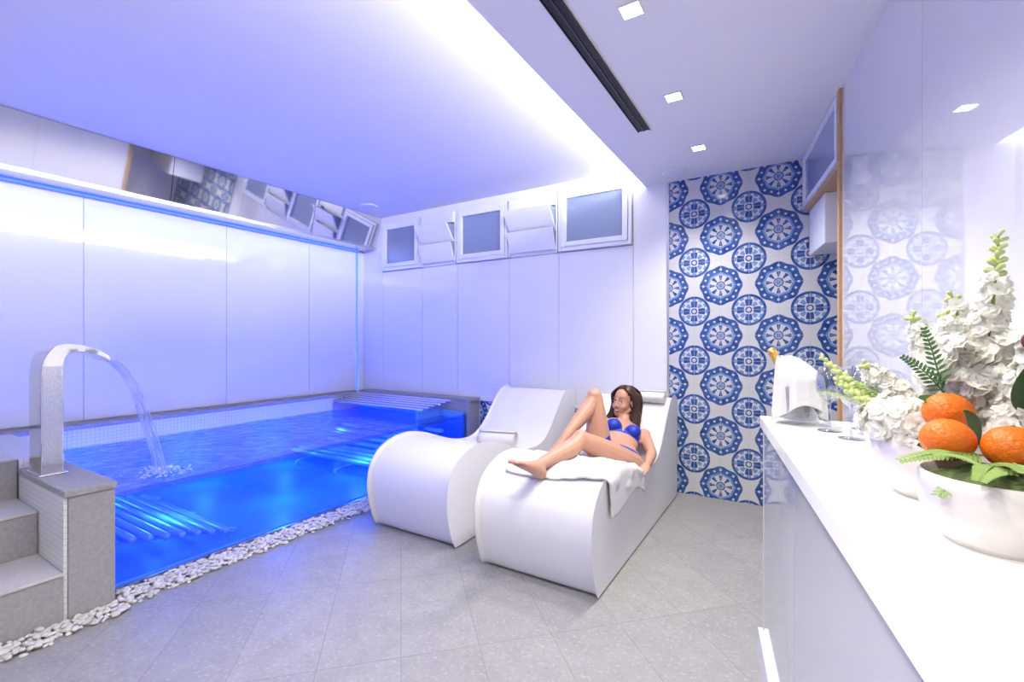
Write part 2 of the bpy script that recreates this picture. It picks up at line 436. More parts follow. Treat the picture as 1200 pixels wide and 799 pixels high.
sl = empty('slot_air_diffuser')
box('slot', -0.80, -0.735, 0.2, 2.785, ZL-0.004, ZL-0.001, M_black, sl)
M_alu = pmat('dark_aluminium', (0.06, 0.06, 0.065), 0.4, var=0.1)
for i, x in enumerate((-0.803, -0.770, -0.735)):
    box('blade_%d' % i, x, x+(0.004 if i != 1 else 0.006), 0.2, 2.785, ZL-0.009, ZL-0.004, M_alu if i == 1 else M_black, sl)
def downlight(x, y):
    e = empty('recessed_downlight')
    s = 0.036
    box('lens', x-s, x+s, y-s, y+s, ZL-0.004, ZL-0.001, M_led, e)
    for k, (a, b_, c, d) in enumerate(((-s-.008, -s, -s-.008, s+.008), (s, s+.008, -s-.008, s+.008), (-s, s, -s-.008, -s), (-s, s, s, s+.008))):
        box('bezel_%d' % k, x+a, x+b_, y+c, y+d, ZL-0.006, ZL-0.0005, M_frame, e)
    L = bpy.data.lights.new('downlight_lamp', 'SPOT'); L.energy = 48; L.spot_size = radians(130); L.spot_blend = 0.8
    L.shadow_soft_size = 0.06; L.color = (1, 0.95, 0.88)
    o = bpy.data.objects.new('lamp', L); o.location = (x, y, ZL-0.03); o.parent = e; C.collection.objects.link(o)
for y in (3.22, 2.48, 1.745, 1.0, 0.2, -0.7, -1.5): downlight(-0.53, y)
def speaker(x, y, z):
    s = Soup(); s.lathe((x, y, z), [(0.001, -0.012), (0.075, -0.012), (0.088, -0.009), (0.092, -0.001)], 32)
    s.lathe((x, y, z), [(0.074, -0.0125), (0.076, -0.015), (0.079, -0.0125)], 32)
    s.make('ceiling_speaker', M_frame)
speaker(-3.86, 3.40, ZU); speaker(-0.76, 3.60, ZL)

def area(name, loc, rot, sx, sy, col, e, parent=None):
    L = bpy.data.lights.new(name, 'AREA'); L.shape = 'RECTANGLE'; L.size = sx; L.size_y = sy
    L.color = col; L.energy = e
    o = bpy.data.objects.new(name, L); o.location = loc; o.rotation_euler = rot
    C.collection.objects.link(o)
    if parent: o.parent = parent
    return o
cv = empty('cove_led_strip')
box('led_tape', -0.735, -0.72, YF+0.05, YB-0.05, 2.535, 2.585, M_coveled, cv)
area('cove_light', (-0.78, 0.8, 2.57), (0, radians(97), 0), 0.08, 5.9, (0.90, 0.88, 1.0), 88, cv)
area('blue_wash', (XL+0.14, 0.8, 2.255), (0, radians(-12), 0), 0.10, 5.6, (0.12, 0.22, 1.0), 9, bb)

# ------------------------------------------------------------------ pool
PX = -2.78; PY0, PY1 = 0.86, 3.66
pl = empty('plunge_pool')
box('pool_floor', XL, PX, PY0, PY1, 0.0, 0.03, M_poolin, pl)
box('pool_wall_left', XL+0.01, XL+0.13, PY0, PY1, 0.03, 0.44, M_poolin, pl)
box('pool_wall_far', XL+0.13, PX-0.004, PY1-0.04, PY1, 0.03, 0.50, M_poolin, pl)
box('pool_wall_near', XL+0.13, PX-0.004, PY0, PY0+0.03, 0.03, 0.44, M_poolin, pl)
box('glass_front', PX-0.002, PX+0.018, PY0, PY1+0.0, 0.01, 0.475, M_poolglass, pl)
box('glass_channel', PX-0.004, PX+0.03, PY0, PY1, 0.0, 0.022, M_brush, pl)
box('coping_left', XL+0.005, XL+0.14, -0.6, YB-0.01, 0.575, 0.605, M_stone, pl, 0.004)
box('mosaic_left', XL+0.01, XL+0.13, -0.6, PY1, 0.44, 0.575, M_mosaic, pl)
box('coping_far', XL+0.14, -2.70, PY1, YB-0.002, 0.60, 0.63, M_stone, pl, 0.004)
box('wall_far_stone', XL+0.14, -2.72, PY1, YB-0.002, 0.0, 0.60, M_stone, pl)
s = Soup()
for i in range(6):
    y = PY1-0.06-i*0.06
    z = 0.60-0.012*i
    s.tube([(XL+0.16, y, z), (-2.92-0.02*i, y, z)], [0.015, 0.015], n=12, smooth=False)
s.make('overflow_tubes', M_brush, pl)
box('tube_support', XL+0.15, XL+0.19, PY1-0.38, PY1, 0.44, 0.52, M_stone, pl)
box('tube_support_b', -3.1, -3.07, PY1-0.36, PY1-0.04, 0.03, 0.52, M_poolin, pl)
M_tubein = pmat('submerged_tube', (0.45, 0.65, 0.95), 0.3, metal=0.2, var=0.1)
s = Soup()
for i in range(9):
    y = 3.40-i*0.085
    z = 0.34-0.035*i if i < 6 else 0.16-0.008*(i-6)
    s.tube([(XL+0.3, y, z), (PX-0.08, y, z)], [0.022, 0.022], n=12, smooth=False)
for i in range(7):
    y = 0.98+i*0.075
    z = 0.20-0.018*i
    s.tube([(XL+0.5, y, z), (PX-0.06, y, z)], [0.02, 0.02], n=12, smooth=False)
s.make('hydromassage_tubes', M_tubein, pl)
s = Soup()
for x in (-4.0, -3.45, -2.95):
    s.tube([(x, 3.44, 0.30), (x, 3.0, 0.10), (x, 2.68, 0.07), (x, 2.66, 0.03)], [0.012]*4, n=8)
    s.tube([(x, 0.96, 0.17), (x, 1.5, 0.05), (x, 1.52, 0.03)], [0.012]*3, n=8)
s.make('tube_frames', M_tubein, pl)
nx, ny = 90, 150
v = []; f = []
x0, x1, y0, y1 = XL+0.13, PX-0.002, PY0+0.03, PY1-0.04
for j in range(ny+1):
    for i in range(nx+1):
        x = x0+(x1-x0)*i/nx; y = y0+(y1-y0)*j/ny
        d = sqrt((x+3.1)**2+(y-1.22)**2)
        z = 0.445+0.006*noise.noise(Vector((x*4.5, y*4.5, 0)))+0.004*noise.noise(Vector((x*11, y*11, 3)))
        z += 0.010*sin(d*34)*math.exp(-d*2.6)
        v.append((x, y, z))
for j in range(ny):
    for i in range(nx):
        a = j*(nx+1)+i; f.append((a, a+1, a+nx+2, a+nx+1))
obj_from('water_surface', v, f, M_water, pl, True)
def plight(x, y, z, e, col=(0.03, 0.17, 1.0), r=0.06):
    L = bpy.data.lights.new('underwater_lamp', 'POINT'); L.energy = e; L.color = col; L.shadow_soft_size = r
    o = bpy.data.objects.new('underwater_lamp', L); o.location = (x, y, z); o.parent = pl; C.collection.objects.link(o)
for y in (1.15, 1.9, 2.6, 3.2):
    plight(-4.1, y, 0.25, 6.0); plight(-3.2, y+0.1, 0.25, 6.5)

st = empty('pool_steps')
box('step_low', -3.0, -2.65, -0.6, 0.68, 0.0, 0.20, M_stone, st, 0.004)
box('step_mid', -3.32, -3.0, -0.6, 0.68, 0.0, 0.40, M_stone, st, 0.004)
box('step_top', XL+0.14, -3.32, -0.6, 0.68, 0.0, 0.60, M_stone, st, 0.004)
M_tread = pmat('light_stone_tread', (0.56, 0.54, 0.50), 0.55, var=0.12, vscale=50)
box('tread_low', -3.0, -2.645, -0.6, 0.68, 0.20, 0.212, M_tread, st, 0.003)
box('tread_mid', -3.32, -2.995, -0.6, 0.68, 0.40, 0.412, M_tread, st, 0.003)
box('tread_top', XL+0.14, -3.315, -0.6, 0.68, 0.60, 0.612, M_tread, st, 0.003)
box('pier_stone', -2.98, -2.65, 0.695, 0.855, 0.0, 0.53, M_stone, st, 0.003)
box('pier_side_mosaic', -3.3, -2.66, 0.682, 0.694, 0.0, 0.53, M_mosaic, st)
box('pier_cap', -3.32, -2.64, 0.68, 0.86, 0.53, 0.56, M_stone, st, 0.004)
box('pier_rear', -3.32, -2.98, 0.695, 0.855, 0.0, 0.53, M_mosaic, st)
box('pier_rear_wall', XL+0.14, -3.32, 0.685, 0.855, 0.0, 0.60, M_mosaic, st)

wf = empty('swan_neck_waterfall')
M_perf = pmat('patterned_steel', (0.70, 0.70, 0.71), 0.22, metal=1, var=0.35, vscale=160)
path = [(0.735, 0.56), (0.735, 0.80), (0.735, 1.02), (0.74, 1.10), (0.765, 1.15), (0.81, 1.165), (0.87, 1.155), (0.93, 1.125), (0.955, 1.10)]
thk = [0.040, 0.040, 0.040, 0.038, 0.032, 0.022, 0.015, 0.010, 0.008]
W0, W1 = -3.20, -3.02
v = []; f = []
pp, tt = catmull([(0, a, b_) for a, b_ in path], thk, 5)
for i, p in enumerate(pp):
    t = (pp[min(i+1, len(pp)-1)]-pp[max(i-1, 0)]).normalized()
    nrm = Vector((0, -t.z, t.y))
    for x in (W0, W1):
        q = p+nrm*tt[i]; v.append((x, q.y, q.z)); q = p-nrm*tt[i]; v.append((x, q.y, q.z))
for i in range(len(pp)-1):
    a = i*4; b_ = a+4
    f += [(a, a+2, b_+2, b_), (a+1, a+3, b_+3, b_+1), (a, a+1, b_+1, b_), (a+2, a+3, b_+3, b_+2)]
f += [(0, 1, 3, 2), tuple(len(pp)*4-4+k for k in (0, 1, 3, 2))]
o = obj_from('spout_blade', v, f, M_steel, wf, False); bevel(o, 0.004, 2)
box('patterned_face', W1-0.001, W1+0.003, 0.703, 0.768, 0.60, 1.08, M_perf, wf)
box('base_flange', W0-0.015, W1+0.015, 0.686, 0.79, 0.56, 0.568, M_brush, wf, 0.002)
m, nt, b = new_mat('falling_water')
b.inputs['Base Color'].default_value = (0.85, 0.92, 1, 1); b.inputs['Roughness'].default_value = 0.08
tc = nt.nodes.new('ShaderNodeTexCoord'); mp = nt.nodes.new('ShaderNodeMapping'); mp.inputs['Scale'].default_value = (90, 5, 5)
n = nt.nodes.new('ShaderNodeTexNoise'); n.inputs['Scale'].default_value = 1.0; n.inputs['Detail'].default_value = 3
rp = nt.nodes.new('ShaderNodeMapRange'); rp.inputs[1].default_value = 0.35; rp.inputs[2].default_value = 0.75
rp.inputs[3].default_value = 0.25; rp.inputs[4].default_value = 0.9
nt.links.new(tc.outputs['Object'], mp.inputs[0]); nt.links.new(mp.outputs[0], n.inputs['Vector'])
nt.links.new(n.outputs['Fac'], rp.inputs[0]); nt.links.new(rp.outputs[0], b.inputs['Alpha'])
M_jet = m
v = []; f = []; NI, NJ = 26, 30
for j in range(NJ+1):
    t = j/NJ
    y = 0.955+0.255*t; z = 1.10+0.02*t-0.675*t*t
    for i in range(NI+1):
        s_ = i/NI-0.5
        w = 0.175*(1-0.05*t)
        dx = s_*w
        v.append((-3.11+dx, y+0.006*noise.noise(Vector((dx*60, t*3, 0)))+0.01*t*noise.noise(Vector((dx*30, t*6, 5))), z))
for j in range(NJ):
    for i in range(NI):
        a = j*(NI+1)+i; f.append((a, a+1, a+NI+2, a+NI+1))
obj_from('water_sheet', v, f, M_jet, wf, True)
s = Soup()
for i in range(260):
    r = abs(random.gauss(0, 0.065)); a = random.uniform(0, 2*pi); q = random.uniform(0.003, 0.009)
    s.ell((-3.11+r*cos(a)*1.3, 1.22+r*sin(a), 0.449+max(0, 0.035-r*0.4)*random.random()), (q, q, q*0.7), nu=7, nv=4)
M_foam = pmat('water_foam', (0.85, 0.92, 1.0), 0.2, alpha=0.55, var=0.03)
s.make('splash_foam', M_foam, wf)

s = Soup()
ico = bmesh.new(); bmesh.ops.create_icosphere(ico, subdivisions=2, radius=1.0)
iv = [vv.co.copy() for vv in ico.verts]; ifc = [tuple(x.index for x in ff.verts) for ff in ico.faces]; ico.free()
def pebble(x, y, z, r):
    M = Matrix.Rotation(random.uniform(0, 6.28), 3, 'Z') @ Matrix.Rotation(random.uniform(-.4, .4), 3, 'X')
    sx, sy, sz = r*random.uniform(0.9, 1.35), r*random.uniform(0.7, 1.0), r*random.uniform(0.45, 0.7)
    b0 = len(s.v); sd = random.random()*50
    for q in iv:
        k = 1+0.14*noise.noise(q*1.3+Vector((sd, 0, 0)))
        p = M @ Vector((q.x*sx*k, q.y*sy*k, q.z*sz*k)); s.v.append(Vector((x, y, z+sz*0.8))+p)
    s.f += [tuple(b0+k for k in ff) for ff in ifc]
y = -0.3
while y < 3.7:
    xa = -2.735 if y > 0.87 else -2.635
    xb = -2.575 if y > 0.87 else -2.51
    x = xa
    while x < xb+random.uniform(-0.015, 0.02):
        pebble(x+random.uniform(-.005, .005), y+random.uniform(-.008, .008), random.choice((0, 0, 0.006, 0.012)), random.uniform(0.009, 0.016))
        x += 0.019
    y += 0.0185
s.make('pebble_border', M_pebble)

# ------------------------------------------------------------------ loungers
prof = [(0.04, 0.0), (0.0, 0.09), (-0.03, 0.20), (-0.04, 0.30), (-0.02, 0.40), (0.045, 0.48), (0.16, 0.53), (0.30, 0.542),
        (0.45, 0.515), (0.60, 0.465), (0.75, 0.415), (0.90, 0.385), (1.04, 0.385), (1.16, 0.425), (1.27, 0.51), (1.38, 0.625),
        (1.48, 0.72), (1.57, 0.765), (1.65, 0.76), (1.69, 0.72), (1.695, 0.6), (1.69, 0.3), (1.69, 0.0)]
def prof_z(yr):
    top = prof[4:19]
    for (a, za), (b_, zb) in zip(top, top[1:]):
        if a <= yr <= b_:
            return za+(zb-za)*(yr-a)/(b_-a)
    return top[0][1] if yr < top[0][0] else top[-1][1]
def lounger(xa, xb, y0):
    e = empty('chaise_lounge')
    P, _ = catmull([(0, a, b_) for a, b_ in prof], [0]*len(prof), 4)
    P = [Vector((0, p.y, max(0.012, p.z))) for p in P]
    n = len(P); R = 0.024
    def inset(k):
        out = []
        for i in range(n):
            t = (P[(i+1) % n]-P[i-1]); t.normalize()
            nn = Vector((0, t.z, -t.y))
            out.append(P[i]+nn*k)
        return out
    cen = sum(P, Vector())/n
    test = inset(0.01)
    sgn = 1 if (test[30]-cen).length < (P[30]-cen).length else -1
    stn = [(0.0, R), (R*0.13, R*0.5), (R*0.5, R*0.13), (R, 0.0)]
    xsn = [(xa+d, k) for d, k in stn]+[(xb-d, k) for d, k in reversed(stn)]
    v = []; f = []
    for x, k in xsn:
        for q in inset(sgn*k): v.append((x, y0+q.y, max(0.01, q.z)))
    for i in range(len(xsn)-1):
        for j in range(n):
            f.append((i*n+j, i*n+(j+1) % n, (i+1)*n+(j+1) % n, (i+1)*n+j))
    f.append(tuple(range(n))); f.append(tuple((len(xsn)-1)*n+j for j in range(n)))
    o = obj_from('upholstered_shell', v, f, M_leather, e, True)
    o.data.polygons[-1].use_smooth = False; o.data.polygons[-2].use_smooth = False
    s = Soup()
    for x in (xa+0.004, xb-0.004):
        q = inset(sgn*0.008)
        s.tube([(x, y0+p.y, max(0.014, p.z)) for p in q[2:-2]], [0.0035]*(n-4), n=6, smooth=False)
    s.make('piping', M_leather, e)
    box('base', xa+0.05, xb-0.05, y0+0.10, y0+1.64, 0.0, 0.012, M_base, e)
    return e
LY0 = 2.01; RX0, RX1 = -1.42, -0.77
lounger(RX0, RX1, LY0); lounger(-2.31, -1.66, 2.08)

def roll(name, c, length, r, ang=0.0, parent=None):
    s = Soup(); c = Vector(c)
    d = Vector((cos(ang), sin(ang), 0)); nrm = Vector((-sin(ang), cos(ang), 0))
    n = 90; v = []; f = []
    K = 6
    for k in range(K+1):
        x = (k/K-0.5)*length
        for i in range(n+1):
            t = i/n; a = t*2*pi*3.3
            rr = 0.012+(r-0.012)*t + 0.0015*sin(a*5+k)
            v.append(c+d*x+nrm*(rr*cos(a)*1.15)+Vector((0, 0, rr*sin(a)*0.92)))
    for k in range(K):
        for i in range(n): a = k*(n+1)+i; f.append((a, a+1, a+n+2, a+n+1))
    o = obj_from(name, v, f, M_towel, parent, True)
    sd = o.modifiers.new('thick', 'SOLIDIFY'); sd.thickness = 0.007; sd.offset = 0
    return o
roll('rolled_towel', (-1.92, 2.93, prof_z(0.85)+0.066), 0.29, 0.062, 0.2)
roll('rolled_towel', (-0.98, LY0+1.50, prof_z(1.50)+0.050), 0.34, 0.050, 0.0)
v = []; f = []; NA, NB_ = 60, 46
for j in range(NB_+1):
    yr = 0.07+0.56*j/NB_
    for i in range(NA+1):
        sx = i/NA
        L = 0.72; dist = sx*L
        xe = RX1+0.012; xstart = -1.31
        yy = LY0+yr+0.05*sx-0.02*sin(sx*5)
        zt = prof_z(min(max(yy-LY0, 0.0), 1.2))+0.012
        wr_ = 0.016*noise.noise(Vector((sx*6, yr*9, 1)))+0.010*noise.noise(Vector((sx*14, yr*16, 2)))
        if xstart+dist <= xe-0.02: x = xstart+dist; z = zt+max(0, wr_+0.006)
        else:
            h = xstart+dist-(xe-0.02); rr = 0.02
            x = xe-0.02+min(rr, h*0.8)+max(0, wr_)*0.8+0.004; 
            z = zt-max(0, h-0.01)*(1.0)*(0.9+0.3*sin(yr*9))
        v.append((x, yy, z))
for j in range(NB_):
    for i in range(NA): a = j*(NA+1)+i; f.append((a, a+1, a+NA+2, a+NA+1))
o = obj_from('draped_towel', v, f, M_towel, None, True)
sd = o.modifiers.new('thick', 'SOLIDIFY'); sd.thickness = 0.010; sd.offset = 1

# ------------------------------------------------------------------ woman
wm = empty('woman')
skin = pmat('skin', (0.56, 0.30, 0.20), 0.42, var=0.05, vscale=12, sss=0.12)
bik = pmat('blue_bikini', (0.01, 0.035, 0.42), 0.5, var=0.1, vscale=60)
hairm = pmat('dark_brown_hair', (0.050, 0.020, 0.011), 0.35, var=0.35, vscale=90)
P0 = Vector((-0.955, 2.81, 0.460)); NK = Vector((-1.03, 3.22, 0.615))
A = (NK-P0).normalized()
Ls = A.cross(Vector((0, 0, 1))).normalized()
Fr = Ls.cross(A).normalized()
def tw(k):
    R = Matrix.Rotation(radians(-18*k), 3, -A); return R @ Ls, R @ Fr
b = Soup()
TL = (NK-P0).length
stn = [(-0.11, 0.05, 0.04, 0), (-0.085, 0.115, 0.075, 0), (-0.045, 0.156, 0.096, 0), (0.0, 0.165, 0.100, 0), (0.05, 0.150, 0.090, .1), (0.10, 0.124, 0.078, .3),
       (0.15, 0.112, 0.071, .5), (0.20, 0.118, 0.074, .7), (0.26, 0.136, 0.082, .9), (0.32, 0.146, 0.084, 1), (0.37, 0.148, 0.076, 1), (0.41, 0.122, 0.060, 1),
       (0.44, 0.072, 0.05, 1), (0.46, 0.045, 0.042, 1)]
ST = []
for a_, w_, d_, k in stn:
    S_, F_ = tw(k); c = P0+A*a_*(TL/0.46)
    c -= F_*0.012*sin(min(1, max(0, a_/0.4))*pi)
    ST.append((c, S_, F_, w_, d_))
b.loft(ST, 24)
S1, F1 = tw(1)
k = TL/0.46
chest = P0+A*0.285*k
brL = chest+S1*0.066+F1*0.060; brR = chest-S1*0.066+F1*0.060
for c in (brL, brR): b.ell(c, (0.054, 0.054, 0.046))
b.ell(P0-A*0.04+Ls*0.08-Fr*0.03, (0.086, 0.09, 0.070)); b.ell(P0-A*0.04-Ls*0.08-Fr*0.03, (0.086, 0.09, 0.070))
hipL = P0+Ls*0.088-A*0.035; hipR = P0-Ls*0.088-A*0.035
kneeL = Vector((-1.03, 2.43, 0.645)); ankL = Vector((-1.10, 2.065, 0.572))
kneeR = Vector((-1.075, 2.765, 0.850)); ankR = Vector((-1.17, 2.49, 0.600))
def leg(h, kn, an, back):
    th = kn-h; sh = an-kn
    b.tube([h, h+th*0.25, h+th*0.6, h+th*0.88, kn], [0.085, 0.082, 0.067, 0.053, 0.049], n=16, k=4)
    b.ell(kn+(-back)*0.006, (0.047, 0.047, 0.047))
    b.tube([kn, kn+sh*0.15+back*0.012, kn+sh*0.35+back*0.016, kn+sh*0.7+back*0.004, an], [0.047, 0.047, 0.050, 0.036, 0.029], n=16, k=4)
leg(hipL, kneeL, ankL, Vector((0, -0.15, -1)).normalized())
leg(hipR, kneeR, ankR, Vector((0.1, 0.8, -0.5)).normalized())
def foot(an, d, up):
    d = d.normalized(); up = (up-d*up.dot(d)).normalized(); sd_ = d.cross(up)
    st_ = [(-0.055, -0.035, 0.016, 0.016), (-0.045, -0.035, 0.027, 0.027), (-0.02, -0.022, 0.032, 0.040), (0.02, -0.018, 0.033, 0.040), (0.06, -0.026, 0.036, 0.031),
           (0.10, -0.033, 0.040, 0.023), (0.135, -0.038, 0.042, 0.017), (0.155, -0.040, 0.038, 0.012)]
    b.loft([(an+d*q+up*z, sd_, up, w, h) for q, z, w, h in st_], 16)
    for i, (ofs, ln, r) in enumerate(((0.028, 0.040, 0.0115), (0.0095, 0.038, 0.009), (-0.0065, 0.033, 0.0082), (-0.021, 0.027, 0.0078), (-0.034, 0.019, 0.0074))):
        s0 = an+d*0.148+up*-0.040+sd_*ofs
        b.tube([s0, s0+d*ln*0.55+up*0.003, s0+d*ln-up*0.003], [r, r, r*0.95], n=8, k=3)
foot(ankL+Vector((0, -0.0, 0.0)), Vector((-0.05, -0.21, 0.115)), Vector((-0.05, 0.35, 1)))
foot(ankR, Vector((-0.03, -0.21, -0.045)), Vector((0, -0.2, 1)))
shL = P0+A*0.385*k+S1*0.150; shR = P0+A*0.385*k-S1*0.150
elL = Vector((-0.785, 3.03, 0.470)); wrL = Vector((-0.765, 2.84, 0.440))
elR = Vector((-1.27, 2.99, 0.49)); wrR = Vector((-1.225, 2.82, 0.46))
def arm(s_, e_, w_):
    b.ell(s_, (0.047, 0.047, 0.047))
    b.tube([s_, s_+(e_-s_)*0.3, s_+(e_-s_)*0.7, e_], [0.044, 0.042, 0.036, 0.033], n=12, k=4)
    b.tube([e_, e_+(w_-e_)*0.3, e_+(w_-e_)*0.7, w_], [0.033, 0.034, 0.027, 0.021], n=12, k=4)
arm(shL, elL, wrL); arm(shR, elR, wrR)
def hand(w_, d, up, thumb):
    d = d.normalized(); up = (up-d*up.dot(d)).normalized(); sd_ = d.cross(up)*thumb
    b.loft([(w_+d*q, sd_, up, a_, c_) for q, a_, c_ in ((-0.01, 0.020, 0.018), (0.02, 0.028, 0.017), (0.05, 0.037, 0.014), (0.08, 0.040, 0.012), (0.09, 0.036, 0.009))], 14)
    for i, (ln) in enumerate((0.068, 0.076, 0.071, 0.056)):
        o_ = 0.031-i*0.0207
        s0 = w_+d*0.082+sd_*o_
        dd = (d+sd_*(0.10-0.07*i)).normalized()
        p1 = s0+dd*ln*0.45+up*0.004; p2 = s0+dd*ln*0.75-up*0.006; p3 = s0+dd*ln*0.98-up*0.02
        b.tube([s0, p1, p2, p3], [0.0082, 0.0078, 0.007, 0.006], n=8, k=3)
    s0 = w_+d*0.022+sd_*0.026
    b.tube([s0, s0+d*0.028+sd_*0.022-up*0.004, s0+d*0.055+sd_*0.026-up*0.010], [0.0125, 0.010, 0.0075], n=8, k=3)
hand(wrL, Vector((-0.12, -1, -0.10)), Vector((0.25, 0, 1)), 1)
hand(wrR, Vector((0.05, -1, -0.10)), Vector((-0.2, 0, 1)), -1)
HC = Vector((-1.045, 3.255, 0.760))
Fh = Vector((-0.22, -0.95, 0.06)).normalized(); Uh = Vector((0.08, 0.12, 1.0)); Uh = (Uh-Fh*Uh.dot(Fh)).normalized()
Lh = Uh.cross(Fh).normalized()
MH = Matrix((Lh, Fh, Uh)).transposed()
H = lambda x, y, z: HC+MH @ Vector((x, y, z))
b.tube([P0+A*0.42*k, H(0, -0.02, -0.06)], [0.050, 0.043], n=14, smooth=False)
b.ell(H(0, -0.015, 0.03), (0.070, 0.088, 0.081), MH)
b.ell(H(0, 0.02, -0.02), (0.057, 0.068, 0.080), MH)
b.ell(H(0, 0.05, -0.084), (0.024, 0.025, 0.020), MH)
for sg in (-1, 1):
    b.ell(H(0.033*sg, 0.053, -0.026), (0.023, 0.025, 0.023), MH)
    b.tube([H(0.050*sg, 0.0, -0.05), H(0.034*sg, 0.035, -0.078), H(0.01*sg, 0.05, -0.088)], [0.017, 0.016, 0.017], n=10, k=3)
    b.ell(H(0.070*sg, -0.005, -0.005), (0.008, 0.016, 0.027), MH)
    b.tube([H(0.012*sg, 0.085, 0.028), H(0.04*sg, 0.074, 0.030)], [0.005, 0.005], n=8, smooth=False)
b.tube([H(0, 0.086, 0.022), H(0, 0.095, -0.008), H(0, 0.100, -0.023)], [0.006, 0.008, 0.0105], n=10, k=3)
for sg in (-1, 1): b.ell(H(0.009*sg, 0.091, -0.027), (0.007, 0.008, 0.006), MH)
body = b.make('body', skin, None)
rm = body.modifiers.new('rm', 'REMESH'); rm.mode = 'VOXEL'; rm.voxel_size = 0.0038; rm.use_smooth_shade = True
sm = body.modifiers.new('sm', 'SMOOTH'); sm.factor = 0.5; sm.iterations = 5
C.view_layer.update()
me = bpy.data.meshes.new_from_object(body.evaluated_get(C.evaluated_depsgraph_get()))
body.modifiers.clear(); old = body.data; body.data = me; body.parent = wm
me.materials.clear(); me.materials.append(skin); me.materials.append(bik)
for p in me.polygons:
    p.use_smooth = True
    q = p.center; rel = q-P0
    ax = rel.dot(A)/k
    lt1 = rel.dot(S1); ft1 = rel.dot(F1)
    blue = False
    if 0.2 < ax < 0.36:
        for c in (brL, brR):
            dv = q-c; aa = dv.dot(A); ll = abs(dv.dot(S1))
            if dv.dot(F1) > -0.03 and -0.05 < aa < 0.058 and ll < 0.060-0.030*max(0, (aa+0.02)/0.078): blue = True
        if 0.225 < ax < 0.243 and abs(lt1) < 0.143: blue = True
    if 0.34 < ax < 0.415 and ft1 > 0:
        if abs(abs(lt1)-(0.066-0.028*(ax-0.34)/0.1)) < 0.005: blue = True
    lt = rel.dot(Ls); ft = rel.dot(Fr)
    if -0.13 < ax < 0.018 and ft > -0.01 and abs(lt) < 0.035+(ax+0.11)*1.25 and ft < 0.16: blue = True
    if -0.02 < ax < 0.018 and abs(lt) < 0.175 and ft < 0.16: blue = True
    if ft <= -0.01 and -0.12 < ax < 0.018 and abs(lt) < 0.13 : blue = True
    if (q-wrL).length < 0.045 or (q-wrL).dot(Vector((-0.12, -1, -0.1))) > 0 and (q-wrL).length < 0.2 and q.x > -0.80: blue = False
    if blue: p.material_index = 1
M_eye = pmat('eye_white', (0.85, 0.84, 0.82), 0.15, var=0.01); M_iris = pmat('iris', (0.05, 0.025, 0.015), 0.1, var=0.1)
M_lip = pmat('lips', (0.50, 0.13, 0.12), 0.35, var=0.05); M_teeth = pmat('teeth', (0.9, 0.89, 0.86), 0.2, var=0.01)
s = Soup(); s2 = Soup(); s3 = Soup()
for sg in (-1, 1):
    s.ell(H(0.028*sg, 0.0665, 0.010), (0.0130, 0.0112, 0.0078), MH)
    s2.ell(H(0.028*sg, 0.0745, 0.010), (0.0055, 0.0042, 0.0058), MH)
    s3.tube([H(0.014*sg, 0.088, 0.031), H(0.030*sg, 0.083, 0.035), H(0.046*sg, 0.069, 0.031)], [0.0016, 0.0022, 0.0012], n=6)
    s3.tube([H(0.016*sg, 0.077, 0.013), H(0.028*sg, 0.0780, 0.0175), H(0.042*sg, 0.068, 0.014)], [0.0010, 0.0017, 0.0014], n=6)
s.make('eyes', M_eye, wm); s2.make('irises', M_iris, wm); s3.make('brows_and_lashes', hairm, wm)
s = Soup()
s.tube([H(-0.025, 0.073, -0.043), H(-0.012, 0.0850, -0.0465), H(0, 0.087, -0.047), H(0.012, 0.0850, -0.0465), H(0.025, 0.073, -0.043)], [0.0018, 0.0030, 0.0030, 0.0030, 0.0018], n=8)
s.tube([H(-0.024, 0.073, -0.045), H(-0.012, 0.0825, -0.0565), H(0, 0.084, -0.059), H(0.012, 0.0825, -0.0565), H(0.024, 0.073, -0.045)], [0.0018, 0.0036, 0.0040, 0.0036, 0.0018], n=8)
s.make('lips', M_lip, wm)
s = Soup(); s.tube([H(-0.018, 0.077, -0.049), H(0, 0.0850, -0.0525), H(0.018, 0.077, -0.049)], [0.003, 0.0042, 0.003], n=8)
s.make('teeth', M_teeth, wm)
s = Soup()
s.ell(H(0, -0.034, 0.036), (0.078, 0.093, 0.087), MH, nu=24, nv=14)
for i in range(360):
    sg = random.choice((-1, 1))
    yy = random.uniform(-0.10, 0.042)
    front = (yy+0.10)/0.142
    out = 0.080+random.uniform(0, 0.012)
    zt = 0.115-0.35*max(0, yy)-0.5*max(0, -yy-0.03)
    ln = random.uniform(0.10, 0.24)
    x4 = random.uniform(0.065, 0.115)
    fw_ = random.uniform(-0.01, 0.05)*front
    pts = [H(0.003*sg, yy*0.85, zt+0.003), H(0.040*sg, yy*0.98, zt-0.010+random.uniform(0, .004)), H(out*sg*0.95, yy*0.78-0.006, 0.048),
           H(out*sg*1.02, yy*0.45-0.016, -0.02), H((x4)*sg, yy*0.40-0.012+fw_*0.4+0.006*sin(i), -0.07-ln*0.25),
           H((x4+0.012*sin(i*2.1))*sg, yy*0.4+fw_, -0.07-ln*0.62), H((x4*0.92+0.012*sin(i*1.3+1))*sg, yy*0.35+fw_*1.2, -0.07-ln)]
    s.tube(pts, [0.003, 0.0055, 0.006, 0.006, 0.006, 0.0045, 0.0012], n=5, k=4)
for i in range(120):
    a = random.uniform(-1, 1)
    ln = random.uniform(0.08, 0.2)
    pts = [H(0.03*a, -0.05, 0.118), H(0.065*a, -0.105, 0.075), H(0.085*a, -0.115, 0.0), H(0.095*a, -0.095, -0.08), H(0.10*a, -0.075, -0.08-ln*0.7)]
    s.tube(pts, [0.004, 0.006, 0.007, 0.006, 0.0015], n=5, k=4)
s.make('hair', hairm, wm)

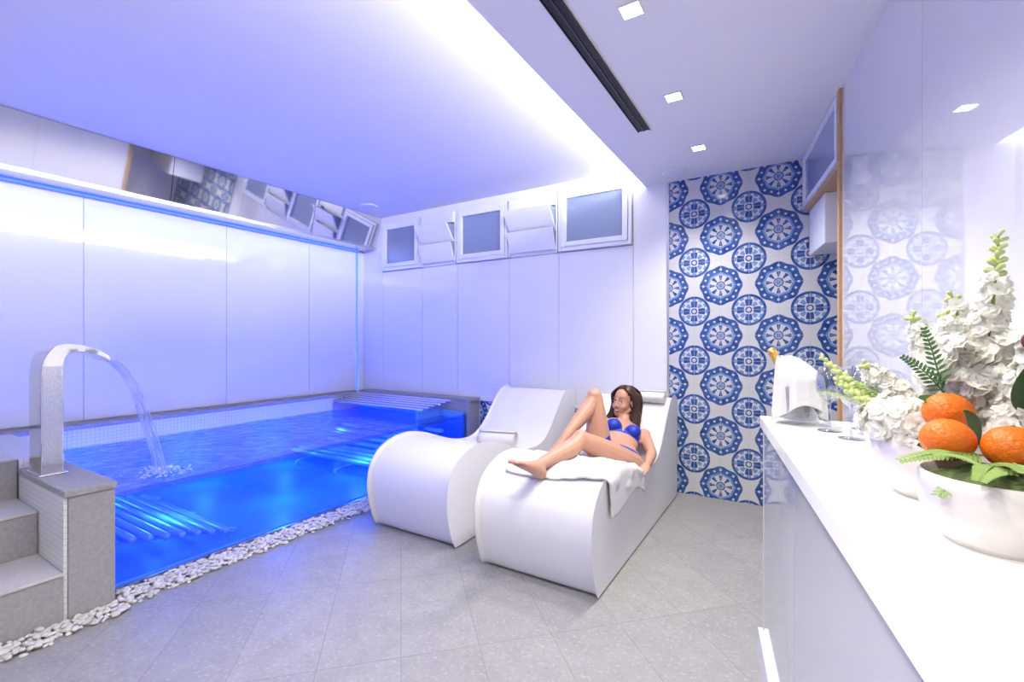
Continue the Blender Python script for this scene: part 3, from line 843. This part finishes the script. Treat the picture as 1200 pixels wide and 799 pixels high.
# ------------------------------------------------------------------ counter
cx = lambda y: 0.195-0.152*y      # front edge line
ct = empty('bar_counter')
YE, YN = 2.01, -0.7
g = 0.004
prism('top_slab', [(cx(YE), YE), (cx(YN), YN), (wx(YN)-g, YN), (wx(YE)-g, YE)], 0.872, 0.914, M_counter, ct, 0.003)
ysg = [YE-0.012, 1.35, 0.62, -0.05, YN]
prism('carcass', [(cx(YE)+0.03, YE-0.015), (cx(YN)+0.03, YN), (wx(YN)-g, YN), (wx(YE)-g, YE-0.015)], 0.10, 0.872, M_gap, ct)
for i in range(len(ysg)-1):
    a, b_ = ysg[i]-0.002, ysg[i+1]+0.002
    prism('front_panel_%d' % i, [(cx(a)+0.012, a), (cx(b_)+0.012, b_), (cx(b_)+0.03, b_), (cx(a)+0.03, a)], 0.10, 0.870, M_cfront, ct)
prism('end_panel', [(cx(YE)+0.012, YE-0.003), (cx(YE)+0.012, YE-0.015), (wx(YE)-g, YE-0.015), (wx(YE)-g, YE-0.003)], 0.10, 0.870, M_cfront, ct)
prism('plinth', [(cx(YE)-0.005, YE-0.002), (cx(YN)-0.005, YN), (wx(YN)-g, YN), (wx(YE)-g, YE-0.002)], 0.0, 0.10, M_frame, ct)

CZ = 0.914
cbk = empty('champagne_bucket')
bx, by = 0.015, 1.88
s = Soup()
s.lathe((bx, by, CZ), [(0.001, 0.001), (0.058, 0.001), (0.062, 0.012), (0.070, 0.13), (0.072, 0.132), (0.067, 0.130), (0.058, 0.018), (0.001, 0.014)], 36)
s.make('glass_bucket', M_glass, cbk)
M_foil = pmat('gold_foil', (0.83, 0.52, 0.12), 0.3, metal=1, var=0.15, vscale=60, bump=0.5, bscale=120)
M_bottle = pmat('dark_green_bottle', (0.01, 0.03, 0.012), 0.08, coat=0.5, var=0.1)
def lathe_dir(c, d, prof_, mat, name, parent):
    s = Soup(); s.lathe((0, 0, 0), [(r*0.85, z*0.85) for r, z in prof_], 24)
    q = Vector((0, 0, 1)).rotation_difference(Vector(d).normalized())
    s.v = [Vector(c)+q @ p for p in s.v]
    return s.make(name, mat, parent)
bd = Vector((-0.104, 0, 0.22))
bc = Vector((0.034, by, CZ+0.042))
lathe_dir(bc, bd, [(0.001, 0), (0.034, 0.0), (0.038, 0.006), (0.038, 0.13), (0.03, 0.165), (0.016, 0.20), (0.0145, 0.215)], M_bottle, 'bottle', cbk)
lathe_dir(bc, bd, [(0.0185, 0.188), (0.0165, 0.215), (0.0155, 0.25), (0.018, 0.255), (0.018, 0.268), (0.014, 0.283), (0.001, 0.286)], M_foil, 'foil_neck', cbk)
v = []; f = []; NA, NR = 96, 26
for j in range(NR+1):
    t = j/NR
    for i in range(NA):
        a = 2*pi*i/NA
        fold = sin(a*7+0.6)*0.5+sin(a*4)*0.3+sin(a*11+2)*0.3
        if t < 0.4:
            q = t/0.4; r = 0.020+0.054*q+0.004*q*fold; z = 0.232-0.075*q**1.6; ox = -0.046*(1-q)**1.0
        else:
            q = (t-0.4)/0.6; r = 0.074+0.004*q+(0.004+0.012*q)*fold; z = 0.157-q*(0.115+0.03*sin(a*2+1)); ox = 0
        z += 0.006*fold*(1-t)
        v.append((bx+ox+r*cos(a), by+r*sin(a), CZ+z))
for j in range(NR):
    for i in range(NA): f.append((j*NA+i, j*NA+(i+1) % NA, (j+1)*NA+(i+1) % NA, (j+1)*NA+i))
o = obj_from('napkin', v, f, M_towel, cbk, True)
sd = o.modifiers.new('thick', 'SOLIDIFY'); sd.thickness = 0.003

def wine_glass(x, y):
    s = Soup()
    s.lathe((x, y, CZ), [(0.001, 0.001), (0.033, 0.001), (0.033, 0.003), (0.006, 0.007), (0.0035, 0.015), (0.0035, 0.085), (0.008, 0.095), (0.025, 0.108),
                         (0.036, 0.13), (0.038, 0.155), (0.031, 0.205), (0.030, 0.205), (0.036, 0.155), (0.034, 0.132), (0.022, 0.111), (0.001, 0.100)], 32)
    s.make('wine_glass', M_glass)
wine_glass(0.098, 1.77); wine_glass(0.195, 1.86); wine_glass(0.145, 1.66)

# flower arrangement
fa = empty('flower_arrangement')
M_marble = pmat('marble_bowl', (0.66, 0.62, 0.59), 0.3, var=0.28, vscale=9, coat=0.3, dist=1.5)
M_petal = pmat('white_petal', (0.93, 0.92, 0.86), 0.6, var=0.03, vscale=40)
ntp = M_petal.node_tree; bsd = ntp.nodes['Principled BSDF']; outp = ntp.nodes['Material Output']
tl = ntp.nodes.new('ShaderNodeBsdfTranslucent'); tl.inputs[0].default_value = (0.95, 0.94, 0.85, 1)
mxp = ntp.nodes.new('ShaderNodeMixShader'); mxp.inputs[0].default_value = 0.4
ntp.links.new(bsd.outputs[0], mxp.inputs[1]); ntp.links.new(tl.outputs[0], mxp.inputs[2]); ntp.links.new(mxp.outputs[0], outp.inputs[0])
M_cream = pmat('green_bud', (0.58, 0.66, 0.25), 0.5, var=0.15, vscale=60)
M_leaf = pmat('leaf_green', (0.05, 0.13, 0.03), 0.5, var=0.3, vscale=30)
M_leafL = pmat('fern_green', (0.24, 0.36, 0.09), 0.5, var=0.25, vscale=30)
M_orange = pmat('orange_peel', (0.82, 0.17, 0.006), 0.45, var=0.10, vscale=12, bump=0.35, bscale=160)
M_soil = pmat('moss', (0.12, 0.16, 0.05), 0.9, var=0.3, bump=0.5)
def bowl(x, y, r, h):
    s = Soup()
    s.lathe((x, y, CZ), [(0.001, 0.001), (r*0.62, 0.001), (r*0.80, h*0.18), (r*0.96, h*0.5), (r, h*0.8), (r*0.97, h), (r*0.93, h), (r*0.92, h*0.8)], 40)
    s.make('bowl', M_marble, fa)
    s = Soup(); s.lathe((x, y, CZ), [(0.001, h*1.05), (r*0.5, h*1.02), (r*0.93, h*0.86)], 40); s.make('moss_fill', M_soil, fa)
bowl(0.228, 1.135, 0.100, 0.115); bowl(0.245, 0.905, 0.088, 0.098)
def frame(n_):
    n_ = Vector(n_).normalized(); a = n_.orthogonal().normalized(); return a, n_.cross(a), n_
pet = Soup()
def blossom(c, nrm, r, np_=5, layers=2):
    a, b2, n_ = frame(nrm); c = Vector(c)
    for L in range(layers):
        rr = r*(1-0.38*L); lift = 0.25+0.55*L; ph = random.random()*6
        for k_ in range(np_):
            t = ph+2*pi*k_/np_; d = a*cos(t)+b2*sin(t); w = -a*sin(t)+b2*cos(t)
            base = len(pet.v); wd = rr*0.62
            rw = [(0.08, 0.15, 0.0), (0.45, 0.8, lift*0.35), (0.8, 1.0, lift*0.5+random.uniform(-.25, .25)), (1.05, 0.55, lift*0.42+random.uniform(-.35, .35))]
            for (q, ww, z) in rw:
                for e in (-1, 0, 1):
                    pet.v.append(c+d*(q*rr*random.uniform(.93, 1.07))+w*(e*ww*wd)+n_*(z*rr+(-0.15*rr if e == 0 else 0.12*rr*random.uniform(-1, 1))))
            for u_ in range(3):
                for e in range(2):
                    m_ = base+u_*3+e; pet.f.append((m_, m_+1, m_+4, m_+3))
bud = Soup(); stem = Soup()
def spike(p0, p1, r0, nb, size, budtop=0.25, bend=0.02):
    p0 = Vector(p0); p1 = Vector(p1); d = p1-p0; ax = d.normalized(); a, b2, _ = frame(ax)
    mid = (p0+p1)/2+a*bend
    stem.tube([p0-ax*0.03, mid, p1], [0.003, 0.003, 0.0015], n=6, k=4)
    for i in range(nb):
        t = i/nb; ang = i*2.4
        q = p0+d*t+a*(bend*4*t*(1-t)*0.8)
        out = (a*cos(ang)+b2*sin(ang))
        rad = r0*(1-0.55*t)*random.uniform(0.8, 1.1)
        if t > 1-budtop:
            s_ = size*0.36*(1.35-t)*1.7
            bud.tube([q, q+out*rad*0.6+ax*0.006], [s_*0.6, s_], n=7, smooth=False)
        else:
            blossom(q+out*rad, out+ax*0.35, size*(1-0.35*t)*random.uniform(0.85, 1.1))
Z = 0.017
spike((0.25, 1.09, 1.05), (0.302, 1.115, 1.385), 0.030, 76, Z, 0.22)
spike((0.29, 1.02, 1.05), (0.345, 1.03, 1.315), 0.030, 64, Z, 0.15)
spike((0.245, 1.13, 1.04), (0.205, 1.235, 1.255), 0.034, 64, Z+.002, 0.10)
spike((0.27, 1.14, 1.05), (0.26, 1.20, 1.29), 0.032, 60, Z+.002, 0.08)
spike((0.25, 1.10, 1.06), (0.235, 1.13, 1.25), 0.032, 50, Z+.001, 0.08)
spike((0.21, 1.15, 1.03), (0.125, 1.215, 1.15), 0.032, 50, Z+.002, 0.10)
spike((0.20, 1.17, 1.03), (0.055, 1.27, 1.165), 0.016, 44, 0.016, 0.85, 0.01)
spike((0.20, 1.15, 1.03), (0.075, 1.19, 1.12), 0.014, 34, 0.015, 0.9, 0.01)
spike((0.33, 1.05, 1.1), (0.36, 1.10, 1.36), 0.028, 56, Z, 0.2)
for i in range(170):
    a = random.uniform(0, 2*pi); e = random.uniform(-0.3, 1.0)
    c = Vector((0.20, 1.14, 1.045)); r_ = random.uniform(0.045, 0.095)
    dr = Vector((cos(a)*cos(e), sin(a)*cos(e), sin(e)*0.6))
    blossom(c+dr*r_, dr+Vector((0, 0, .2)), random.uniform(0.014, 0.020))
for i in range(110):
    c = Vector((random.uniform(0.21, 0.33), random.uniform(1.05, 1.16), random.uniform(1.08, 1.21)))
    blossom(c, (random.uniform(-1, .2), random.uniform(-1, .3), random.uniform(-.1, 1)), random.uniform(0.014, 0.020))
pet.make('white_blossoms', M_petal, fa); bud.make('buds', M_cream, fa); stem.make('stems', M_leafL, fa)
lf = Soup()
def leaf(S_, p, d, up, L, w, curl=0.2):
    p = Vector(p); d = Vector(d).normalized(); up = Vector(up); up = (up-d*up.dot(d)).normalized(); sd_ = d.cross(up)
    base = len(S_.v); K = 8
    for i in range(K+1):
        t = i/K; ww = w*sin(pi*min(1, t*0.93+0.04))**0.8
        c = p+d*(L*t)-up*(curl*L*t*t)
        for e in (-1, 0, 1): S_.v.append(c+sd_*(e*ww*0.5)+up*(0.12*w*abs(e)))
    for i in range(K):
        for e in range(2): m_ = base+i*3+e; S_.f.append((m_, m_+1, m_+4, m_+3))
for p, d, L, w in (((0.29, 1.0, 1.10), (0.1, -0.35, 0.45), 0.10, 0.06), ((0.32, 0.98, 1.10), (0.05, -0.3, 0.5), 0.09, 0.055), ((0.30, 0.99, 1.06), (0.2, -0.35, 0.35), 0.08, 0.05),
                   ((0.30, 1.02, 1.1), (0.3, 0.1, 0.5), 0.10, 0.05), ((0.25, 1.03, 1.08), (-0.6, 0.1, 0.3), 0.07, 0.035), ((0.31, 0.95, 1.05), (0.1, -0.6, 0.35), 0.09, 0.055),
                   ((0.245, 1.0, 1.04), (-0.1, -0.3, 0.5), 0.06, 0.035), ((0.23, 0.99, 1.02), (-0.6, -0.2, 0.2), 0.06, 0.035),
                   ((0.22, 1.12, 1.05), (-0.5, 0.2, 0.1), 0.09, 0.03), ((0.2, 1.16, 1.04), (-0.6, 0.5, 0.2), 0.10, 0.028)):
    leaf(lf, p, d, (0.2, -0.6, 0.6), L, w)
lf.make('dark_leaves', M_leaf, fa)
fe = Soup()
def fern(p0, p1, n_, L, w, S_=fe, up=(0, -0.3, 1)):
    p0 = Vector(p0); p1 = Vector(p1); ax = (p1-p0).normalized(); u_ = Vector(up); sd_ = ax.cross(u_).normalized()
    S_.tube([p0, (p0+p1)/2+Vector((0, 0, 0.008)), p1], [0.0014, 0.0012, 0.0006], n=5)
    for i in range(n_):
        t = (i+1)/n_; q = p0+(p1-p0)*t+Vector((0, 0, 0.008))*4*t*(1-t)*0.8
        for sg in (-1, 1): leaf(S_, q, ax*0.7+sd_*sg, up, L*(1.1-0.75*t), w, 0.15)
for p0, p1 in (((0.24, 0.95, 1.03), (0.14, 0.90, 1.02)), ((0.25, 0.92, 1.02), (0.20, 0.80, 1.025)), ((0.27, 0.92, 1.02), (0.29, 0.79, 1.035)), ((0.25, 0.94, 1.02), (0.17, 0.84, 0.99)),
               ((0.29, 0.93, 1.02), (0.35, 0.83, 1.04)), ((0.26, 0.93, 1.02), (0.24, 0.80, 1.04)), ((0.23, 0.93, 1.02), (0.17, 0.87, 1.04)), ((0.31, 0.92, 1.01), (0.32, 0.80, 1.02)),
               ((0.2, 1.16, 1.05), (0.06, 1.3, 1.08)), ((0.2, 1.15, 1.06), (0.09, 1.24, 1.12))):
    fern(p0, p1, 18, 0.026, 0.006)
fe.make('fern_sprigs', M_leafL, fa)
fd = Soup()
for p0, p1 in (((0.215, 1.045, 1.12), (0.195, 1.06, 1.22)), ((0.22, 1.05, 1.11), (0.17, 1.08, 1.17))):
    fern(p0, p1, 12, 0.018, 0.005, fd, (-0.5, -0.8, 0.1))
fd.make('dark_sprigs', M_leaf, fa)
def orange(x, y, z, r=0.037):
    s = Soup(); s.ell((x, y, z), (r, r, r*0.95), nu=28, nv=18); o = s.make('orange', M_orange, fa)
    s = Soup(); s.lathe((x, y, z+r*0.95), [(0.0005, 0.001), (0.003, 0.0005), (0.0035, -0.001)], 8); s.make('orange_navel', M_leaf, fa)
orange(0.222, 1.045, 1.080, 0.034); orange(0.205, 0.968, 1.046, 0.034); orange(0.272, 0.950, 1.044, 0.034)
s = Soup(); s.ell((0.309, 1.0, 1.20), (0.014, 0.014, 0.015)); s.ell((0.32, 0.97, 1.14), (0.014, 0.014, 0.015))
s.make('plums', pmat('plum_skin', (0.16, 0.02, 0.06), 0.3, var=0.2), fa)

# ------------------------------------------------------------------ camera
cam = bpy.data.cameras.new('camera'); cam.sensor_width = 36; cam.lens = 16.2; cam.clip_start = 0.02
co = bpy.data.objects.new('camera', cam); co.location = (0, 0, 1.2)
co.rotation_euler = (radians(90), 0, radians(31.4))
C.collection.objects.link(co); sc.camera = co
w = bpy.data.worlds.new('world'); sc.world = w; w.use_nodes = True
w.node_tree.nodes['Background'].inputs[0].default_value = (0.8, 0.85, 1, 1); w.node_tree.nodes['Background'].inputs[1].default_value = 0.3
